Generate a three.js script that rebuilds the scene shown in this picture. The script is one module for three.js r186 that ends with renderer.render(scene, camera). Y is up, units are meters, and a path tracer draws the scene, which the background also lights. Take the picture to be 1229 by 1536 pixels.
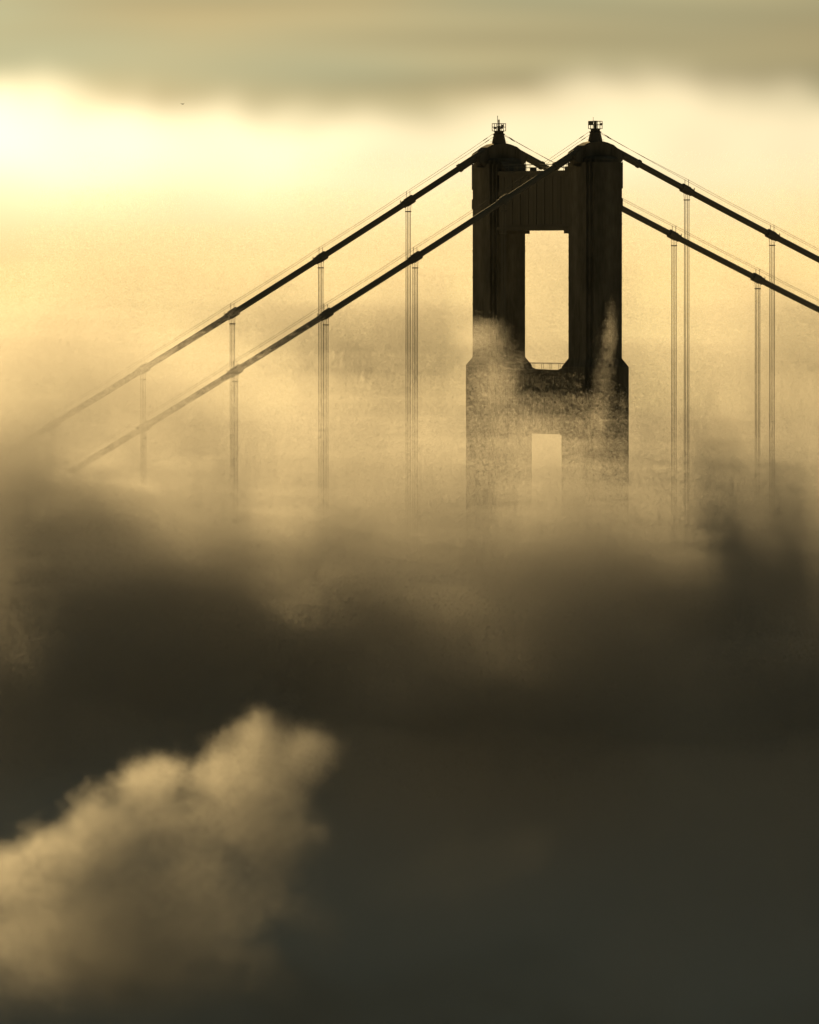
import * as THREE from 'three';
import { ImprovedNoise } from 'three/addons/math/ImprovedNoise.js';
import { mergeGeometries } from 'three/addons/utils/BufferGeometryUtils.js';

// ---------------------------------------------------------------- camera, sky, sun, exposure
const scene = new THREE.Scene();
const camera = new THREE.PerspectiveCamera(6.278, 819 / 1024, 1, 60000);
camera.position.set(0, 210, 1400);
camera.focus = 1400; camera.userData.fStop = 0.08;   // wide open, set on the tower: the air before and behind it goes soft
camera.rotation.set(-Math.atan((768 - 397.4) / 14004), 0, 0);

const renderer = new THREE.WebGLRenderer({ antialias: true });
renderer.toneMapping = THREE.LinearToneMapping;
renderer.toneMappingExposure = 3.1;
renderer.shadowMap.enabled = true;

const SUN_AZ = THREE.MathUtils.degToRad(12), SUN_EL = THREE.MathUtils.degToRad(11);   // left of the view, behind the bridge
const toSun = new THREE.Vector3(-Math.sin(SUN_AZ) * Math.cos(SUN_EL), Math.sin(SUN_EL), -Math.cos(SUN_AZ) * Math.cos(SUN_EL));
const sun = new THREE.DirectionalLight(new THREE.Color().setRGB(1, 0.685, 0.29), 5);
sun.name = 'sun';
sun.position.copy(toSun).multiplyScalar(1500).add(new THREE.Vector3(20, 180, 0));
sun.target.position.set(20, 180, 0);
sun.castShadow = true;
sun.shadow.radius = 2;
Object.assign(sun.shadow.camera, { left: -300, right: 300, top: 300, bottom: -300, near: 10, far: 4000 });
scene.add(sun, sun.target);

let seed = 12345;
const rnd = () => { seed = (seed + 0x6D2B79F5) | 0; let t = Math.imul(seed ^ (seed >>> 15), 1 | seed); t = (t + Math.imul(t ^ (t >>> 7), 61 | t)) ^ t; return ((t ^ (t >>> 14)) >>> 0) / 4294967296; };
const gauss = () => Math.sqrt(-2 * Math.log(1 - rnd())) * Math.cos(2 * Math.PI * rnd());
const perlin = new ImprovedNoise(), noise = (x, y, z) => perlin.noise(x + 311.7, y + 157.3, z + 91.9);
const fbm = (x, y, z, n) => { let s = 0, a = 0.5; for (let i = 0; i < n; i++, a *= 0.5, x *= 2.03, y *= 2.03, z *= 2.03) s += a * noise(x, y, z); return s; };
const sstep = THREE.MathUtils.smoothstep, lerp = THREE.MathUtils.lerp, clamp = THREE.MathUtils.clamp;

// dawn sky: a warm glow low round the sun, grey-blue and dim away from it, thin high cloud drawn out in streaks
{
  const W = 4096, H = 2048, data = new Float32Array(W * H * 4), deg = 180 / Math.PI;
  const warm = [1.0, 0.82, 0.40], pale = [1.0, 0.82, 0.49], deep = [0.33, 0.24, 0.106], base = [0.0122, 0.0146, 0.0120];
  // top of the far fog along the horizon: [degrees right of the view, degrees up], rolling on all round
  const edge = [[-2.51, 1.03], [-1.9, 0.98], [-1.3, 0.92], [-0.5, 0.87], [0.1, 0.88], [0.5, 0.95], [0.95, 1.04], [1.3, 1.1], [1.75, 1.04], [2.51, 0.99]];
  const topAt = (d) => { const n = 0.28 * fbm(d / 1.9, 3, 1, 3) + 1.0; if (Math.abs(d) > 2.5) return lerp(d < 0 ? 1.03 : 0.99, n, sstep(Math.abs(d), 2.5, 4)); for (let i = 1; i < edge.length; i++) if (d <= edge[i][0]) { const t = (d - edge[i - 1][0]) / (edge[i][0] - edge[i - 1][0]); return lerp(edge[i - 1][1], edge[i][1], t * t * (3 - 2 * t)); } return n; };
  for (let r = 0; r < H; r++) {
    const e = ((r + 0.5) / H - 0.5) * 180;
    for (let q = 0; q < W; q++) {
      const o = (r * W + q) * 4, a = ((q + 0.5) / W - 0.5) * 2 * Math.PI;
      data[o + 3] = 1;
      if (e < 0) { for (let i = 0; i < 3; i++) data[o + i] = deep[i]; continue; }
      const d = Math.atan2(Math.sin(a + Math.PI / 2), Math.cos(a + Math.PI / 2)) * deg, off = d + SUN_AZ * deg;   // degrees right of the view and of the sun
      // brightness follows the angle to the sun alone, as small drops scatter; air thins upward
      const er = e / deg, cosine = Math.sin(er) * Math.sin(SUN_EL) + Math.cos(er) * Math.cos(SUN_EL) * Math.cos(off / deg), phase = 0.029 * Math.pow(1.7225 - 1.7 * cosine, -1.5);
      const veil = 0.135 * phase * Math.exp(-e / 9) + 0.012 * Math.exp(-e / 25);
      let k = 1, tint = 0, c = 0;
      if (e < 40) { k = 1 + 0.8 * fbm(off / 3.4 + e * 0.9, e / 0.13, 2.2, 2); tint = fbm(off / 2.3 - e, e / 0.3, 6.1, 2); }
      if (e < 2) c = sstep(topAt(d) + 0.13 + 0.22 * fbm(d / 0.36, e / 0.26, 11, 3) - e, -0.04, 0.26);
      const cloud = 0.35 * phase * (1 + 0.35 * fbm(d / 0.9, e / 0.5, 21, 3));
      for (let i = 0; i < 3; i++) { const v = base[i] + veil * k * warm[i] * (1 + tint * [0.3, -0.02, -0.34][i]); data[o + i] = lerp(v, lerp(deep[i], base[i] + cloud * pale[i], sstep(e, 0, 0.75)), c); }
    }
  }
  const sky = new THREE.DataTexture(data, W, H, THREE.RGBAFormat, THREE.FloatType);
  sky.mapping = THREE.EquirectangularReflectionMapping; sky.magFilter = THREE.LinearFilter; sky.needsUpdate = true;
  scene.background = sky; scene.environment = sky;
}

// ---------------------------------------------------------------- helpers
const paint = (r, g, b, rough, name) => new THREE.MeshPhysicalMaterial({ name, color: new THREE.Color().setRGB(r, g, b), roughness: rough, specularIntensity: 0.25, side: THREE.DoubleSide });
const M = {
  steel: paint(0.17, 0.168, 0.145, 0.95, 'weathered_paint'), cable: paint(0.13, 0.13, 0.115, 0.95, 'cable_paint'), rope: paint(0.12, 0.12, 0.11, 0.95, 'wire_rope'),
  fitting: paint(0.13, 0.13, 0.115, 0.95, 'fitting'), bird: paint(0.2, 0.19, 0.18, 0.9, 'feathers'),
};
{ // flat streaks and blotches of weathered paint on the big plates
  const n = 256, d = new Uint8Array(n * n * 4);
  for (let y = 0; y < n; y++) for (let x = 0; x < n; x++) {
    const v = clamp(205 + 70 * fbm(x / 40, y / 110, 4, 4) + 40 * fbm(x / 6, y / 30, 8, 3), 120, 255), o = (y * n + x) * 4;
    d[o] = v; d[o + 1] = v * 0.985; d[o + 2] = v * 0.97; d[o + 3] = 255;
  }
  const t = new THREE.DataTexture(d, n, n); t.colorSpace = THREE.SRGBColorSpace; t.magFilter = THREE.LinearFilter; t.wrapS = t.wrapT = THREE.MirroredRepeatWrapping; t.repeat.set(0.125, 0.06); t.needsUpdate = true;
  M.steel.map = t;
}
const TH = 1.0305, TURN = Math.atan2(-Math.cos(TH), -Math.sin(TH)), AT = new THREE.Vector3(20.56, 0, 0), HALF = 13.7;
const taken = new Map();
const numbered = (n) => { const k = taken.get(n) ?? 0; taken.set(n, k + 1); return k ? n + '_' + String(k).padStart(3, '0') : n; };
function thing(name, label, category, group, parent = scene) {   // bridge things share the bridge's axes: x along the side span, z across
  const o = new THREE.Group(); o.name = numbered(name); o.position.copy(AT); o.rotation.y = TURN; o.userData = { label, category }; if (group) o.userData.group = group;
  parent.add(o); return o;
}
function part(name, geo, mat, parent, label) {
  const g = Array.isArray(geo) ? mergeGeometries(geo.map((q) => { const c = q.index ? q.toNonIndexed() : q; for (const a of Object.keys(c.attributes)) if (!['position', 'normal', 'uv'].includes(a)) c.deleteAttribute(a); return c; })) : geo;
  const m = new THREE.Mesh(g, mat); m.name = name; m.castShadow = m.receiveShadow = true; if (label) m.userData.label = label; parent.add(m); return m;
}
const box = (x0, x1, y0, y1, z0, z1) => new THREE.BoxGeometry(x1 - x0, y1 - y0, z1 - z0).translate((x0 + x1) / 2, (y0 + y1) / 2, (z0 + z1) / 2);
const rod = (a, b, r, n = 6) => {
  const p = new THREE.Vector3(...a), q = new THREE.Vector3(...b), d = q.clone().sub(p), g = new THREE.CylinderGeometry(r, r, d.length(), n);
  return g.applyQuaternion(new THREE.Quaternion().setFromUnitVectors(new THREE.Vector3(0, 1, 0), d.normalize())).translate((p.x + q.x) / 2, (p.y + q.y) / 2, (p.z + q.z) / 2);
};
// plan of a cellular leg: a cross with two steps at each corner, half sizes a (along) and b (across)
function plan(a, b, n) {
  const q = [[a, b - 2 * n], [a - n, b - 2 * n], [a - n, b - n], [a - 2 * n, b - n], [a - 2 * n, b]], pts = [];
  for (const [sx, sz, rev] of [[1, 1, 0], [-1, 1, 1], [-1, -1, 0], [1, -1, 1]]) for (const [x, z] of rev ? [...q].reverse() : q) pts.push([x * sx, z * sz]);
  return pts;
}
function loft(rings) {   // rings of [y, plan points]; closed at both ends
  const pos = [], n = rings[0][1].length, uv = [];
  const tri = (...v) => { for (const [x, y, z] of v) { pos.push(x, y, z); uv.push((x + z) * 0.5, y); } };
  for (let r = 0; r + 1 < rings.length; r++) for (let i = 0; i < n; i++) {
    const [y0, p] = rings[r], [y1, q] = rings[r + 1], j = (i + 1) % n;
    const A = [p[i][0], y0, p[i][1]], B = [p[j][0], y0, p[j][1]], C = [q[j][0], y1, q[j][1]], D = [q[i][0], y1, q[i][1]];
    tri(A, D, C); tri(A, C, B);
  }
  for (const [r, up] of [[0, 0], [rings.length - 1, 1]]) { const [y, p] = rings[r]; for (let i = 0; i < n; i++) { const j = (i + 1) % n, a = [p[i][0], y, p[i][1]], b = [p[j][0], y, p[j][1]]; up ? tri([0, y, 0], b, a) : tri([0, y, 0], a, b); } }
  const g = new THREE.BufferGeometry(); g.setAttribute('position', new THREE.Float32BufferAttribute(pos, 3)); g.setAttribute('uv', new THREE.Float32BufferAttribute(uv, 2)); g.computeVertexNormals(); return g;
}

// ---------------------------------------------------------------- the tower
const tower = thing('bridge_tower', 'dark steel suspension bridge tower with two stepped legs rising out of fog', 'tower');
const U = [3.15, 3.3], L = [3.85, 4.1], N = 0.42;
for (const s of [1, -1]) {
  const leg = new THREE.Group(); leg.name = 'leg'; leg.position.z = HALF * s; tower.add(leg);
  part('upper_shaft', loft([[196.1, plan(...U, N)], [225.1, plan(...U, N)]]), M.steel, leg);
  part('setback', loft([[194.85, plan(...L, N)], [196.1, plan(...U, N)]]), M.steel, leg);
  part('lower_shaft', loft([[118, plan(...L, N)], [194.85, plan(...L, N)]]), M.steel, leg);
  part('base_shaft', loft([[-3, plan(5.6, 5.9, 0.7)], [66, plan(5.6, 5.9, 0.7)], [68, plan(4.7, 5.0, 0.6)], [116.5, plan(4.7, 5.0, 0.6)], [118, plan(...L, N)]]), M.steel, leg);
  for (const [y0, y1] of [[221.35, 225.25], [218.4, 219.9]]) part('cap_band', loft([[y0, plan(U[0] + 0.1, U[1] + 0.1, N)], [y1, plan(U[0] + 0.1, U[1] + 0.1, N)]]), M.steel, leg);
  part('cornice', loft([[225.25, plan(U[0] - 0.35, U[1] - 0.35, N)], [225.75, plan(U[0] - 0.35, U[1] - 0.35, N)], [226.1, plan(U[0] - 0.8, U[1] - 0.8, N)]]), M.steel, leg);
  for (const y of [200, 204, 208, 212, 216]) part('plate_seam', loft([[y, plan(U[0] + 0.025, U[1] + 0.025, N)], [y + 0.22, plan(U[0] + 0.025, U[1] + 0.025, N)]]), M.steel, leg);

  // saddle housing: a hood that follows the cable over the leg
  const right = [[0, 228.25], [0.75, 228.22], [1.55, 228.05], [2.55, 227.6], [3.2, 227.15], [3.95, 226.7], [4.3, 226.2], [4.0, 225.5], [3.0, 224.9]];
  const sh = new THREE.Shape(); right.forEach(([x, y], k) => sh[k ? 'lineTo' : 'moveTo'](x, y)); [...right].reverse().forEach(([x, y]) => sh.lineTo(-x, y + (y < 228 && y > 225.6 ? 0.12 : 0)));
  const hood = new THREE.ExtrudeGeometry(sh, { depth: 1.9, bevelEnabled: true, bevelSize: 0.15, bevelThickness: 0.2, bevelSegments: 2 }).translate(0, 0, -0.95);
  const h = part('saddle_housing', hood, M.steel, leg);
  for (const sx of [-1, 1]) for (const sz of [-1, 1]) part('hood_rib', box(sx * 2.3 - 0.12, sx * 2.3 + 0.12, 225, 227.5, sz * 1.14 - 0.1, sz * 1.14 + 0.1), M.steel, h);

  // finial cone and the beacon platform on it
  part('finial', new THREE.LatheGeometry([[1.12, 228.1], [1.08, 228.45], [0.98, 228.95], [0.82, 229.6], [0.92, 229.66], [0.92, 229.8], [0.74, 229.86], [0.7, 230.1], [0.82, 230.16], [0.82, 230.2], [0, 230.2]].map(([x, y]) => new THREE.Vector2(x, y)), 16), M.steel, leg);
  for (const sx of [-1, 1]) part('step_iron', box(sx * 0.9, sx * 1.5, 228.55, 228.6, -0.1, 0.1), M.fitting, leg);
  const plat = part('beacon_platform', new THREE.CylinderGeometry(1.08, 1.08, 0.07, 12).translate(0, 230.24, 0), M.fitting, leg);
  for (let i = 0; i < 6; i++) { const a = i * Math.PI / 3 + 0.35; part('railing_post', rod([1.04 * Math.cos(a), 230.27, 1.04 * Math.sin(a)], [1.04 * Math.cos(a), 231.36, 1.04 * Math.sin(a)], 0.05), M.fitting, plat); }
  for (const y of [230.82, 231.34]) part('railing_hoop', new THREE.TorusGeometry(1.04, 0.045, 5, 24).rotateX(Math.PI / 2).translate(0, y, 0), M.fitting, plat);
  if (s === 1) {
    part('beacon_mast', [rod([0, 230.2, 0], [0, 231.9, 0], 0.12, 10), rod([0, 231.9, 0], [0, 232.02, 0], 0.06, 8), rod([0, 230.25, 0], [0, 231, 0], 0.22, 10)], M.fitting, leg);
    part('antenna', [rod([0.3, 230.25, -0.1], [0.3, 232.55, -0.1], 0.028), rod([0.3, 231.5, -0.1], [0.3, 232.5, -0.1], 0.045)], M.fitting, leg);
    part('floodlight', box(0.72, 1.0, 230.5, 230.78, -0.4, -0.1), M.fitting, leg); part('floodlight', box(-0.95, -0.7, 230.9, 231.2, 0.1, 0.4), M.fitting, leg);
    part('beacon_lantern', new THREE.CylinderGeometry(0.19, 0.21, 0.4, 10).translate(-0.55, 230.75, 0.1), M.fitting, leg);
  } else {
    part('beacon_mast', [rod([0, 230.2, 0], [0, 231.42, 0], 0.24, 10), rod([0.3, 230.2, 0.1], [0.3, 231.95, 0.1], 0.03)], M.fitting, leg);
    part('equipment_box', box(0.62, 1.0, 230.75, 231.3, -0.3, 0.25), M.fitting, leg);
    part('floodlight', [box(-1.22, -0.92, 230.86, 231.08, -0.15, 0.15), box(-1.05, -0.95, 230.7, 230.9, -0.05, 0.05)], M.fitting, leg);
  }
}
// portal struts between the legs
function strut(y0, y1, inner, d, ribs) {
  const t = part('portal_strut', box(-d, d, y0, y1, -inner, inner), M.steel, tower);
  for (const sx of [-1, 1]) {
    for (let i = 0; i < ribs; i++) { const z = lerp(-inner + 1.2, inner - 1.2, i / (ribs - 1)); part('fluted_panel', box(sx * (d + 0.01) - 0.06, sx * (d + 0.01) + 0.06, y0 + 0.9, y1 - 0.9, z - 0.55, z + 0.55), M.steel, t); }
    for (const y of [y0 + 0.32, y1 - 0.32]) part('moulding', box(sx * (d + 0.1) - 0.12, sx * (d + 0.1) + 0.12, y - 0.28, y + 0.28, -inner, inner), M.steel, t);
  }
  return t;
}
const inU = HALF - U[1] + 0.05, inL = HALF - L[1] + 0.05;
const s1 = strut(215.15, 224.1, inU, 2.1, 9), s2 = strut(184.75, 194.35, inL, 2.6, 7), s3 = strut(140, 151, inL, 2.6, 7);
for (const s of [-1, 1]) {
  part('corner_block', box(-2.05, 2.05, 214.68, 215.145, s * inU - (s > 0 ? 2.3 : 0), s * inU + (s > 0 ? 0 : 2.3)), M.steel, s1);
  const tri = (y0, y1, w, d, inner) => { const q = new THREE.Shape(); q.moveTo(0, y0); q.lineTo(w, y0); q.lineTo(0, y1); return new THREE.ExtrudeGeometry(q, { depth: 2 * d, bevelEnabled: false }).rotateY(s > 0 ? Math.PI / 2 : -Math.PI / 2).translate(s > 0 ? -d : d, 0, s * inner); };
  part('corner_bracket', tri(194.36, 195.0, 2.4, 2.5, inL), M.steel, s2);
  part('corner_bracket', tri(184.74, 184.1, 2.0, 2.5, inL), M.steel, s2);
  part('haunch', tri(224.11, 225.6, 1.7, 1.7, inU), M.steel, s1);
}
// walkway rails along the strut tops
for (const [st, y, inner, d] of [[s1, 224.1, inU, 1.9], [s2, 194.35, inL, 2.4]]) for (const sx of [-1, 1]) {
  for (let i = 0; i <= 8; i++) { const z = lerp(-inner, inner, i / 8); part('rail_post', rod([sx * d, y, z], [sx * d, y + 0.95, z], 0.03), M.fitting, st); }
  for (const h of y > 200 ? [0.5, 0.95] : [0.92]) part('handrail', rod([sx * d, y + h, -inner], [sx * d, y + h, inner], 0.03), M.fitting, st);
}
for (const [x, z, w, h] of [[0.6, 7.2, 0.5, 0.7], [-0.5, 4.6, 0.35, 0.55], [0.2, -6.6, 0.45, 0.6]]) part('equipment_box', box(x - w, x + w, 224.1, 224.1 + h, z - w, z + w), M.fitting, s1);
for (const s of [-1, 1]) for (const sx of [-1, 1]) {   // small service platforms under the cable at the leg tops
  const p = part('service_platform', box(sx > 0 ? 3.3 : -4.1, sx > 0 ? 4.1 : -3.3, 224.62, 224.7, s * HALF - 1.2, s * HALF + 1.2), M.fitting, tower);
  for (const z of [-1.1, 0, 1.1]) part('rail_post', rod([sx * 4.05, 224.7, s * HALF + z], [sx * 4.05, 225.7, s * HALF + z], 0.03), M.fitting, p);
  part('handrail', rod([sx * 4.05, 225.7, s * HALF - 1.15], [sx * 4.05, 225.7, s * HALF + 1.15], 0.03), M.fitting, p);
}

// ---------------------------------------------------------------- main cables with bands, hand ropes; suspender ropes
const axis = (x) => x >= 0 ? 228.53 - 0.5688 * x + 0.0003 * x * x : 228.53 + 0.4594 * x + 0.00035 * x * x;
const slope = (x) => x >= 0 ? -0.5688 + 0.0006 * x : 0.4594 + 0.0007 * x;
const station = (n) => n > 0 ? 0.74 + 15.24 * n : -0.88 + 15.26 * n;
const FAR = 11, NEAR = -7, nth = ['', 'first', 'second', 'third', 'fourth', 'fifth'];
for (const s of [1, -1]) {
  const which = s === 1 ? 'far' : 'near';
  const cable = thing('main_cable', s === 1 ? 'thick main suspension cable over the leg whose finial carries the thin antenna' : 'thick main suspension cable crossing in front of the other leg', 'cable');
  const z = HALF * s, pts = [];
  for (let x = station(FAR) + 4; x >= station(NEAR) - 4; x -= 1.5) if (Math.abs(x) > 2.2) pts.push(new THREE.Vector3(x, axis(x), z));
  part('strand_bundle', [true, false].map((left) => new THREE.TubeGeometry(new THREE.CatmullRomCurve3(pts.filter((p) => p.x > 0 === left)), 90, 0.455, 14)), M.cable, cable);
  const along = (x, l, r, n = 14) => { const m = slope(x), k = l / 2 / Math.hypot(1, m); return rod([x - k, axis(x) - k * m, z], [x + k, axis(x) + k * m, z], r, n); };
  for (const [x0, x1] of [[3.4, 6.9], [-3.4, -7.6]]) { const x = (x0 + x1) / 2; part('saddle_sleeve', [along(x, Math.abs(x1 - x0) * 1.13, 0.58), along(x1, 0.35, 0.66)], M.cable, cable); }
  for (let n = NEAR; n <= FAR; n++) {
    if (!n) continue;
    const x = station(n), m = slope(x), y = axis(x), dn = n > 0 ? 1 : -1;
    const b = part('cable_band', [along(x, 2.0, 0.57), along(x - dn * 0.25, 1.35, 0.66)], M.fitting, cable);
    for (const q of [-0.75, -0.25, 0.25, 0.75]) part('band_bolt', rod([x + q, axis(x + q) + 0.1, z - 0.7], [x + q, axis(x + q) + 0.1, z + 0.7], 0.07), M.fitting, b);
    for (const q of [-0.5, 0.5]) part('rope_post', [rod([x, y + 0.3, z + q], [x, y + 1.5, z + q], 0.04), rod([x, y + 1.46, z + q], [x, y + 1.56, z + q], 0.05)], M.fitting, b);
    part('stop_lug', rod([x + dn * 1.35, axis(x + dn * 1.35) + 0.3, z], [x + dn * 1.35, axis(x + dn * 1.35) + 0.92, z], 0.06), M.fitting, b);
  }
  for (const left of [true, false]) for (const q of [-0.5, 0.5]) {
    const knots = [[(left ? 1 : -1) * 0.85, 229.72 + (q > 0 ? 0.1 : -0.22), z + q * 0.5]], rods = [];
    for (let n = 1; n <= (left ? FAR : -NEAR); n++) { const x = station(left ? n : -n); knots.push([x, axis(x) + 1.5, z + q]); }
    for (let i = 0; i + 1 < knots.length; i++) for (let k = 0; k < 4; k++) {
      const a = knots[i], b = knots[i + 1], at = (t) => [lerp(a[0], b[0], t), lerp(a[1], b[1], t) - 0.35 * t * (1 - t), lerp(a[2], b[2], t)];
      rods.push(rod(at(k / 4), at((k + 1) / 4), 0.027, 5));
    }
    const a = knots[0], b = knots[1], tb = (t) => [lerp(a[0], b[0], t), lerp(a[1], b[1], t) - 0.35 * t * (1 - t), lerp(a[2], b[2], t)];
    const rope = part('hand_rope', rods, M.rope, cable); part('turnbuckle', rod(tb(0.07), tb(0.115), 0.06), M.fitting, rope);
  }
  for (let n = s === 1 ? -3 : -2; n <= 5; n++) {   // farther ones are lost in the fog or out of view
    if (!n) continue;
    const x = station(n), y = axis(x), span = n > 0 ? 'side span' : 'main span', k = Math.abs(n);
    const t = thing('suspender', `${nth[k]} suspender ropes out from the tower, ${n > 0 ? 'steeper' : 'gentler'} span, ${s === 1 ? 'cable of the antenna leg' : 'cable crossing in front'}`, 'suspender', 'suspender ropes hanging from the main cables');
    for (const a of [-1, 1]) for (const c of [-1, 1]) part('rope', [rod([x + a * 0.2, y + 0.2, z + c * 0.6], [x + a * 0.13, y - 1.5, z + c * 0.44], 0.04), rod([x + a * 0.13, y - 1.5, z + c * 0.44], [x + a * 0.13, 68, z + c * 0.44], 0.047)], M.rope, t);
    for (const c of [-1, 1]) part('spreader', box(x - 0.24, x + 0.24, y - 1.58, y - 1.42, z + c * 0.44 - 0.08, z + c * 0.44 + 0.08), M.fitting, t);
  }
}

// a bird far out over the fog
{
  const bird = new THREE.Group(); bird.name = 'bird'; bird.position.set(-34, 234.1, 0); bird.userData = { label: 'tiny dark bird gliding over the bright fog bank', category: 'bird' }; scene.add(bird);
  part('body', new THREE.SphereGeometry(0.07, 10, 8).scale(2.6, 0.9, 1), M.bird, bird);
  for (const s of [-1, 1]) { const q = new THREE.Shape(); q.moveTo(-0.08, 0); q.lineTo(0.1, 0); q.lineTo(0.02, 0.42); q.lineTo(-0.06, 0.4); part('wing', new THREE.ExtrudeGeometry(q, { depth: 0.012, bevelEnabled: false }).rotateX(s * (Math.PI / 2 - 0.25)).rotateY(0.9), M.bird, bird); }
}

// the strait under the fog
{
  const w = new THREE.Mesh(new THREE.PlaneGeometry(24000, 24000, 8, 8).rotateX(-Math.PI / 2), new THREE.MeshStandardMaterial({ color: new THREE.Color().setRGB(0.02, 0.03, 0.035), roughness: 0.25 }));
  w.name = 'water'; w.userData = { kind: 'structure', label: 'dark sea water far below under the fog' }; scene.add(w);
}

// ---------------------------------------------------------------- fog: flecks of water hanging in the air, held cell by cell at the density of the field
const fogM = new THREE.MeshPhysicalMaterial({ color: new THREE.Color().setRGB(0.55, 0.55, 0.55), roughness: 1, specularIntensity: 0, transmission: 0.65, thickness: 0, side: THREE.DoubleSide });
function fleckGeometry(n, s, reach) {
  const p = new Float32Array(n * 9), v = new THREE.Vector3(), a = new THREE.Vector3(), b = new THREE.Vector3(), t1 = () => (rnd() - 0.5) + (rnd() - 0.5) * reach;
  for (let i = 0; i < n; i++) {
    v.set(t1(), t1(), t1());
    a.set(gauss(), gauss(), gauss()).normalize(); b.set(gauss(), gauss(), gauss()).cross(a).normalize();
    for (let j = 0; j < 3; j++) { const t = j * 2.0944, c = Math.cos(t) * s * 0.577, d = Math.sin(t) * s * 0.577; p.set([v.x + a.x * c + b.x * d, v.y + a.y * c + b.y * d, v.z + a.z * c + b.z * d], i * 9 + j * 3); }
  }
  const g = new THREE.BufferGeometry(); g.setAttribute('position', new THREE.BufferAttribute(p, 3)); return g;
}
const turns = [];
for (let k = 0; k < 24; k++) turns.push(new THREE.Quaternion().setFromEuler(new THREE.Euler((k % 4) * Math.PI / 2, (Math.floor(k / 4) % 4) * Math.PI / 2, k >= 16 ? Math.PI / 2 : 0)));
// small clouds: every fleck placed by itself, so that the extinction follows mu (per metre)
function fineFog(name, label, mu, top, box, s) {
  const [x0, x1, y0, y1, z0, z1] = box, C = 2, p = [], a = new THREE.Vector3(), b = new THREE.Vector3(), each = C ** 3 / (0.2165 * s * s);
  for (let X = x0; X < x1; X += C) for (let Y = y0; Y < y1; Y += C) for (let Z = z0; Z < z1; Z += C) {
    let hi = 0; for (let i = 0; i <= 2; i++) for (let j = 0; j <= 2; j++) for (let k = 0; k <= 2; k++) hi = Math.max(hi, mu(X + i * C / 2, Y + j * C / 2, Z + k * C / 2));
    hi = Math.min(top, hi * 1.5); const n = Math.floor(hi * each + rnd());
    for (let i = 0; i < n; i++) {
      const x = X + C * rnd(), y = Y + C * rnd(), z = Z + C * rnd();
      if (rnd() * hi > mu(x, y, z)) continue;
      a.set(gauss(), gauss(), gauss()).normalize(); b.set(gauss(), gauss(), gauss()).cross(a).normalize();
      for (let j = 0; j < 3; j++) { const t = j * 2.0944, c = Math.cos(t) * s * 0.577, d = Math.sin(t) * s * 0.577; p.push(x + a.x * c + b.x * d, y + a.y * c + b.y * d, z + a.z * c + b.z * d); }
    }
  }
  const g = new THREE.BufferGeometry(); g.setAttribute('position', new THREE.Float32BufferAttribute(p, 3));
  const m = new THREE.Mesh(g, fogM); m.name = name; m.userData = { label, kind: 'stuff', category: 'fog' }; scene.add(m);
  console.log(name, (p.length / 9e6).toFixed(3), 'M flecks');
}
const RATIO = 1.6, LEAST = 0.0012;
let cells = 0, flecks = 0;
const PROBE = [[0, 0, 0], [0.3, -0.2, 0.4], [-0.35, 0.3, -0.2]]; for (const i of [-0.75, 0.75]) for (const j of [-0.75, 0.75]) for (const k of [-0.75, 0.75]) PROBE.push([i, j, k]);
function fog(name, label, mu, box, big, small, fleck) {
  // walks the field in cells from big down to small (metres), splitting where the density varies
  const bins = new Map();
  const put = (x, y, z, size, d) => {
    const s = fleck(x, y, z), l = Math.log(d / LEAST) / Math.log(RATIO), level = Math.max(0, Math.floor(l + rnd())), key = size + '_' + level + '_' + s;
    if (l < 0 && rnd() > d / LEAST) return;
    if (!bins.has(key)) bins.set(key, { size, level, s, list: [] });
    bins.get(key).list.push(x, y, z);
  };
  const walk = (x, y, z, size) => {
    let lo = 1e9, hi = 0, sum = 0, n = 0; const h = size / 2;
    for (const [i, j, k] of PROBE) { const m = mu(x + i * h, y + j * h, z + k * h); lo = Math.min(lo, m); hi = Math.max(hi, m); sum += m; n++; }
    const mean = sum / n;
    if (hi < LEAST * 0.3) return;
    if (size / 2 < small(x, y, z) - 1e-6 || hi - lo < 0.6 * mean + (y > 188 ? 0.0012 : 0.003)) return put(x, y, z, size, mean);
    for (let i = -1; i <= 1; i += 2) for (let j = -1; j <= 1; j += 2) for (let k = -1; k <= 1; k += 2) walk(x + i * h / 2, y + j * h / 2, z + k * h / 2, h);
  };
  const [x0, x1, y0, y1, z0, z1] = box;
  for (let x = x0 + big / 2; x < x1; x += big) for (let y = y0 + big / 2; y < y1; y += big) for (let z = z0 + big / 2; z < z1; z += big) walk(x, y, z, big);
  const root = new THREE.Group(); root.name = name; root.userData = { label, kind: 'stuff', category: 'fog' };
  const m = new THREE.Matrix4(), p = new THREE.Vector3(), one = new THREE.Vector3(), q = new THREE.Quaternion();
  q.random2 = () => q.set(gauss(), gauss(), gauss(), gauss()).normalize();
  for (const { size, level, s, list } of bins.values()) {
    const d = LEAST * RATIO ** level, n = Math.max(1, Math.round(d * size ** 3 / (0.5 * 0.433 * s * s)));
    const im = new THREE.InstancedMesh(fleckGeometry(n, s / size, 0.28), fogM, list.length / 3);
    for (let i = 0; i < list.length / 3; i++) {
      im.setMatrixAt(i, m.compose(p.fromArray(list, i * 3), turns[Math.floor(rnd() * 24)], one.setScalar(size)));
    }
    im.name = 'fleck'; root.add(im); cells += list.length / 3; flecks += n * list.length / 3;
  }
  scene.add(root);
  console.log(name, bins.size, 'bins', cells, 'cells', (flecks / 1e6).toFixed(1), 'M flecks');
}

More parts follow.
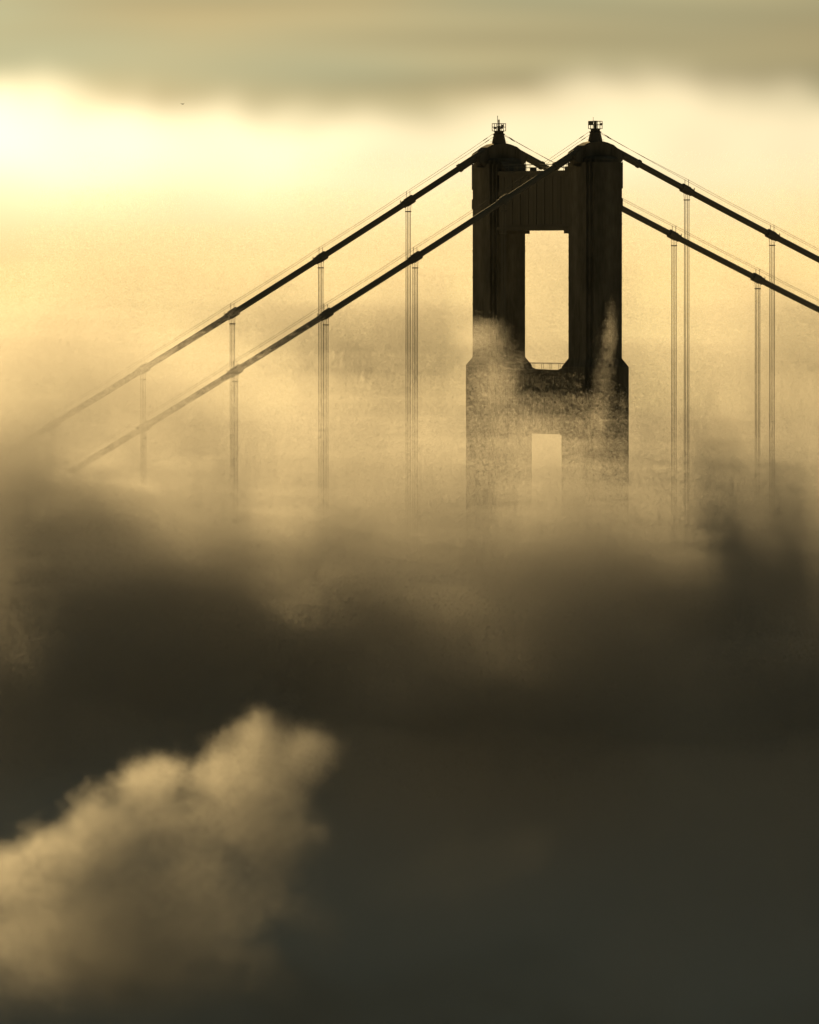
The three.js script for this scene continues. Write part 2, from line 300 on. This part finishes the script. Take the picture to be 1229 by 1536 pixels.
// picture of the place: where a point seen at pixel (px, py) of the photograph stands, d metres out along the view
const X = (px, d) => (px - 614.5) / 14004 * d, Y = (py, d) => 210 - (py - 397.4) / 14004 * d;
const curve = (pts, x) => { if (x <= pts[0][0]) return pts[0][1]; for (let i = 1; i < pts.length; i++) if (x <= pts[i][0]) { const t = (x - pts[i - 1][0]) / (pts[i][0] - pts[i - 1][0]); return lerp(pts[i - 1][1], pts[i][1], t * t * (3 - 2 * t)); } return pts.at(-1)[1]; };

// the bank round the tower
const ridge = [[-120, 190], [-84, 188], [-68, 202], [-57, 213], [-42, 211], [-20, 204], [0, 200], [20, 200], [40, 197], [60, 200], [110, 203]];  // lowered at far left, out of view, so sun reaches the loose cloud
const bankTop = (x, z) => curve(ridge, x) + (-4 + 17 * sstep(x, -88, -55) + 15 * sstep(x, -38, 4)) * sstep(-z, 20, 60) + 16 * fbm(x / 45, 3.3, z / 60, 3) + 7 * noise(x / 13, 9.1, z / 13);  // top raised behind the bridge to shade the front of the bank
const bankFront = (x, y) => 118 + 45 * sstep(-x, -12, 42) + (200 - y) * 0.7 + 22 * noise(x / 32, y / 22, 5) + 9 * noise(x / 11, y / 9, 15);
const bank = (x, y, z) => {
  const air = Math.min(1, sstep(-z, 42, 66) + sstep(z, 70, 96) + sstep(186 + 9 * noise(x / 24, 4.4, z / 30) - y, 0, 26)); if (air <= 0) return 0;   // the wind keeps the air about the bridge itself clear
  const h = bankTop(x, z); if (y > h) return 0;
  const front = bankFront(x, y); if (z > front + 14) return 0;
  const d = sstep(h - y, 0, 34), f = 1 - sstep(z, front - 14, front + 14);
  return (0.05 + 0.02 * sstep(184 - y, 0, 22)) * d * f * air * sstep(y, 138, 158) * clamp(0.56 + 2.8 * fbm(x / 22, y / 14, z / 22, 4), 0, 1.4);
};
const hidden = (x, y, z) => Math.abs(x) > 80 || z < -40 && y < 166;
const coreTop = (x, z) => curve(ridge, x) - 32 - 14 * sstep(-z, -60, 30) + 8 * fbm(x / 45, 7.7, z / 60, 3);
const crest = (x) => coreTop(x, 40) - 20;
const setIn = (x, y) => 48 - 38 * sstep(crest(x) + 4 - y, 0, 34);
const coreFront = (x, y) => 118 + 45 * sstep(-x, -12, 42) + (200 - y) * 0.7 + 15 * noise(x / 34, y / 24, 5) - setIn(x, y) + 6 * fbm(x / 22, y / 13, 33, 3);
const inCore = (x, y, z) => y < crest(x) && z < coreFront(x, y) - 3 || y < coreTop(x, z) - 3 && z < coreFront(x, crest(x)) - 70;
const mu = (x, y, z) => inCore(x, y, z) ? 0 : bank(x, y, z);
fog('fog_bank', 'broad bank of sea fog wrapped round the lower tower', mu, [-96, 96, 132, 240, -120, 216], 12, (x, y, z) => hidden(x, y, z) || z < 60 ? 6 : 3, (x, y, z) => hidden(x, y, z) ? 0.6 : z < -40 ? (y > 176 ? 0.075 : 0.2) : z < 60 ? (y > 170 ? 0.085 : 0.3) : y > 165 ? 0.056 : 0.13);


// its thick heart, too dense for the eye to enter
{
  const nx = 420, prof = [], pos = [], idx = [], x0 = -420, x1 = 420;
  for (let k = 0; k <= 80; k++) prof.push([0, k / 80]);
  for (let k = 1; k <= 40; k++) prof.push([1, k / 40]);
  for (let k = 1; k <= 40; k++) prof.push([2, k / 40]);
  prof.push([3, 0]);
  for (let i = 0; i <= nx; i++) {
    const x = lerp(x0, x1, i / nx), yc = crest(x), zc = coreFront(x, yc);
    for (const [kind, v] of prof) {
      if (kind === 0) { const y = lerp(10, yc, v); pos.push(x, y, coreFront(x, y)); }
      else if (kind === 1) { const a = v * Math.PI / 2, z = zc - 75 * (1 - Math.cos(a)); pos.push(x, lerp(yc, coreTop(x, z), Math.sin(a)), z); }
      else if (kind === 2) { const z = lerp(zc - 75, -400, v); pos.push(x, coreTop(x, z), z); }
      else pos.push(x, 10, -400);
    }
  }
  const n = prof.length;
  for (let i = 0; i < nx; i++) for (let j = 0; j + 1 < n; j++) { const a = i * n + j; idx.push(a, a + n, a + 1, a + 1, a + n, a + n + 1); }
  const g = new THREE.BufferGeometry(); g.setAttribute('position', new THREE.Float32BufferAttribute(pos, 3)); g.setIndex(idx); g.computeVertexNormals();
  const m = new THREE.Mesh(g, new THREE.MeshStandardMaterial({ color: new THREE.Color().setRGB(0.55, 0.55, 0.55), roughness: 1, side: THREE.DoubleSide })); m.name = 'dense_fog'; m.userData = { kind: 'stuff', label: 'dense dark heart of the fog bank below the tower', category: 'fog' }; scene.add(m);
}

// clouds torn loose in front, and one light beam shaped as fog, each a heap of soft lobes given by place and reach in the photograph, d metres out
function lobes(list, d, thick, dens, rough, fade) {
  return (x, y, z) => {
    const far = 1400 - z, px = x / far * 14004 + 614.5, py = 397.4 - (y - 210) / far * 14004, dz = (z - (1400 - d)) / thick;
    let f = 0; for (const [cx, cy, rx, ry] of list) { const q = ((px - cx) / rx) ** 2 + ((py - cy) / ry) ** 2 + dz * dz; if (q < 4) f += (1 - q / 4) ** 3; }
    if (f < 0.12) return 0;
    const m = f - 0.36 + rough * (1.0 * fbm(x / 6, y / 5, z / 6, 5) + 0.35 * Math.abs(noise(x / 2.4, y / 2.4, z / 2.4)) - 0.08);
    return m <= 0 ? 0 : dens * sstep(m, 0, 1.3) * (fade ? 1 - sstep(py, fade[0], fade[1]) : 1);
  };
}
const lit = lobes([[388, 1096, 34, 32], [345, 1150, 48, 44], [235, 1158, 40, 36], [180, 1218, 60, 50], [110, 1268, 70, 46], [20, 1300, 70, 44], [300, 1208, 90, 60], [430, 1150, 60, 50], [470, 1120, 40, 34], [250, 1315, 190, 70], [420, 1240, 60, 80], [60, 1385, 170, 70], [300, 1420, 220, 80], [100, 1500, 240, 80]], 1050, 12, 0.075, 1.45, [1330, 1640]);
fineFog('sunlit_cloud', 'golden sunlit cloud of fog torn loose below the bank', lit, 0.075, [-54, 2, 114, 168, 326, 374], 0.085);
const faint = lobes([[690, 1300, 90, 50], [590, 1350, 90, 45], [785, 1280, 45, 40]], 1050, 9, 0.006, 1.9);
fineFog('faint_cloud', 'faint brown wisp of fog beside the sunlit cloud', faint, 0.006, [-16, 22, 124, 158, 332, 368], 0.03);
const wisp = lobes([[738, 560, 56, 54], [765, 635, 72, 48], [715, 505, 36, 28], [800, 690, 60, 44]], 1280, 16, 0.028, 1.6);
fineFog('fog_wisp', 'golden wisp of fog drifting across the far leg', wisp, 0.04, [0, 34, 166, 212, 100, 140], 0.045);
const streak = lobes([[918, 490, 12, 46], [906, 565, 18, 60], [888, 640, 24, 44]], 1280, 12, 0.02, 1.0);  // beam of light across the near leg, put into the shape of this fog
fineFog('fog_beam', 'slanting beam of light shaped as a thin body of fog before the near leg', streak, 0.02, [18, 36, 170, 210, 102, 138], 0.045);
const curl = lobes([[235, 700, 22, 30], [205, 690, 22, 18], [250, 740, 14, 20], [60, 760, 60, 22], [130, 830, 90, 30]], 1202, 9, 0.05, 1.8);
fineFog('fog_curl', 'small pale curl of fog over the dark bank', curl, 0.05, [-60, -24, 162, 192, 182, 214], 0.055);
renderer.render(scene, camera);
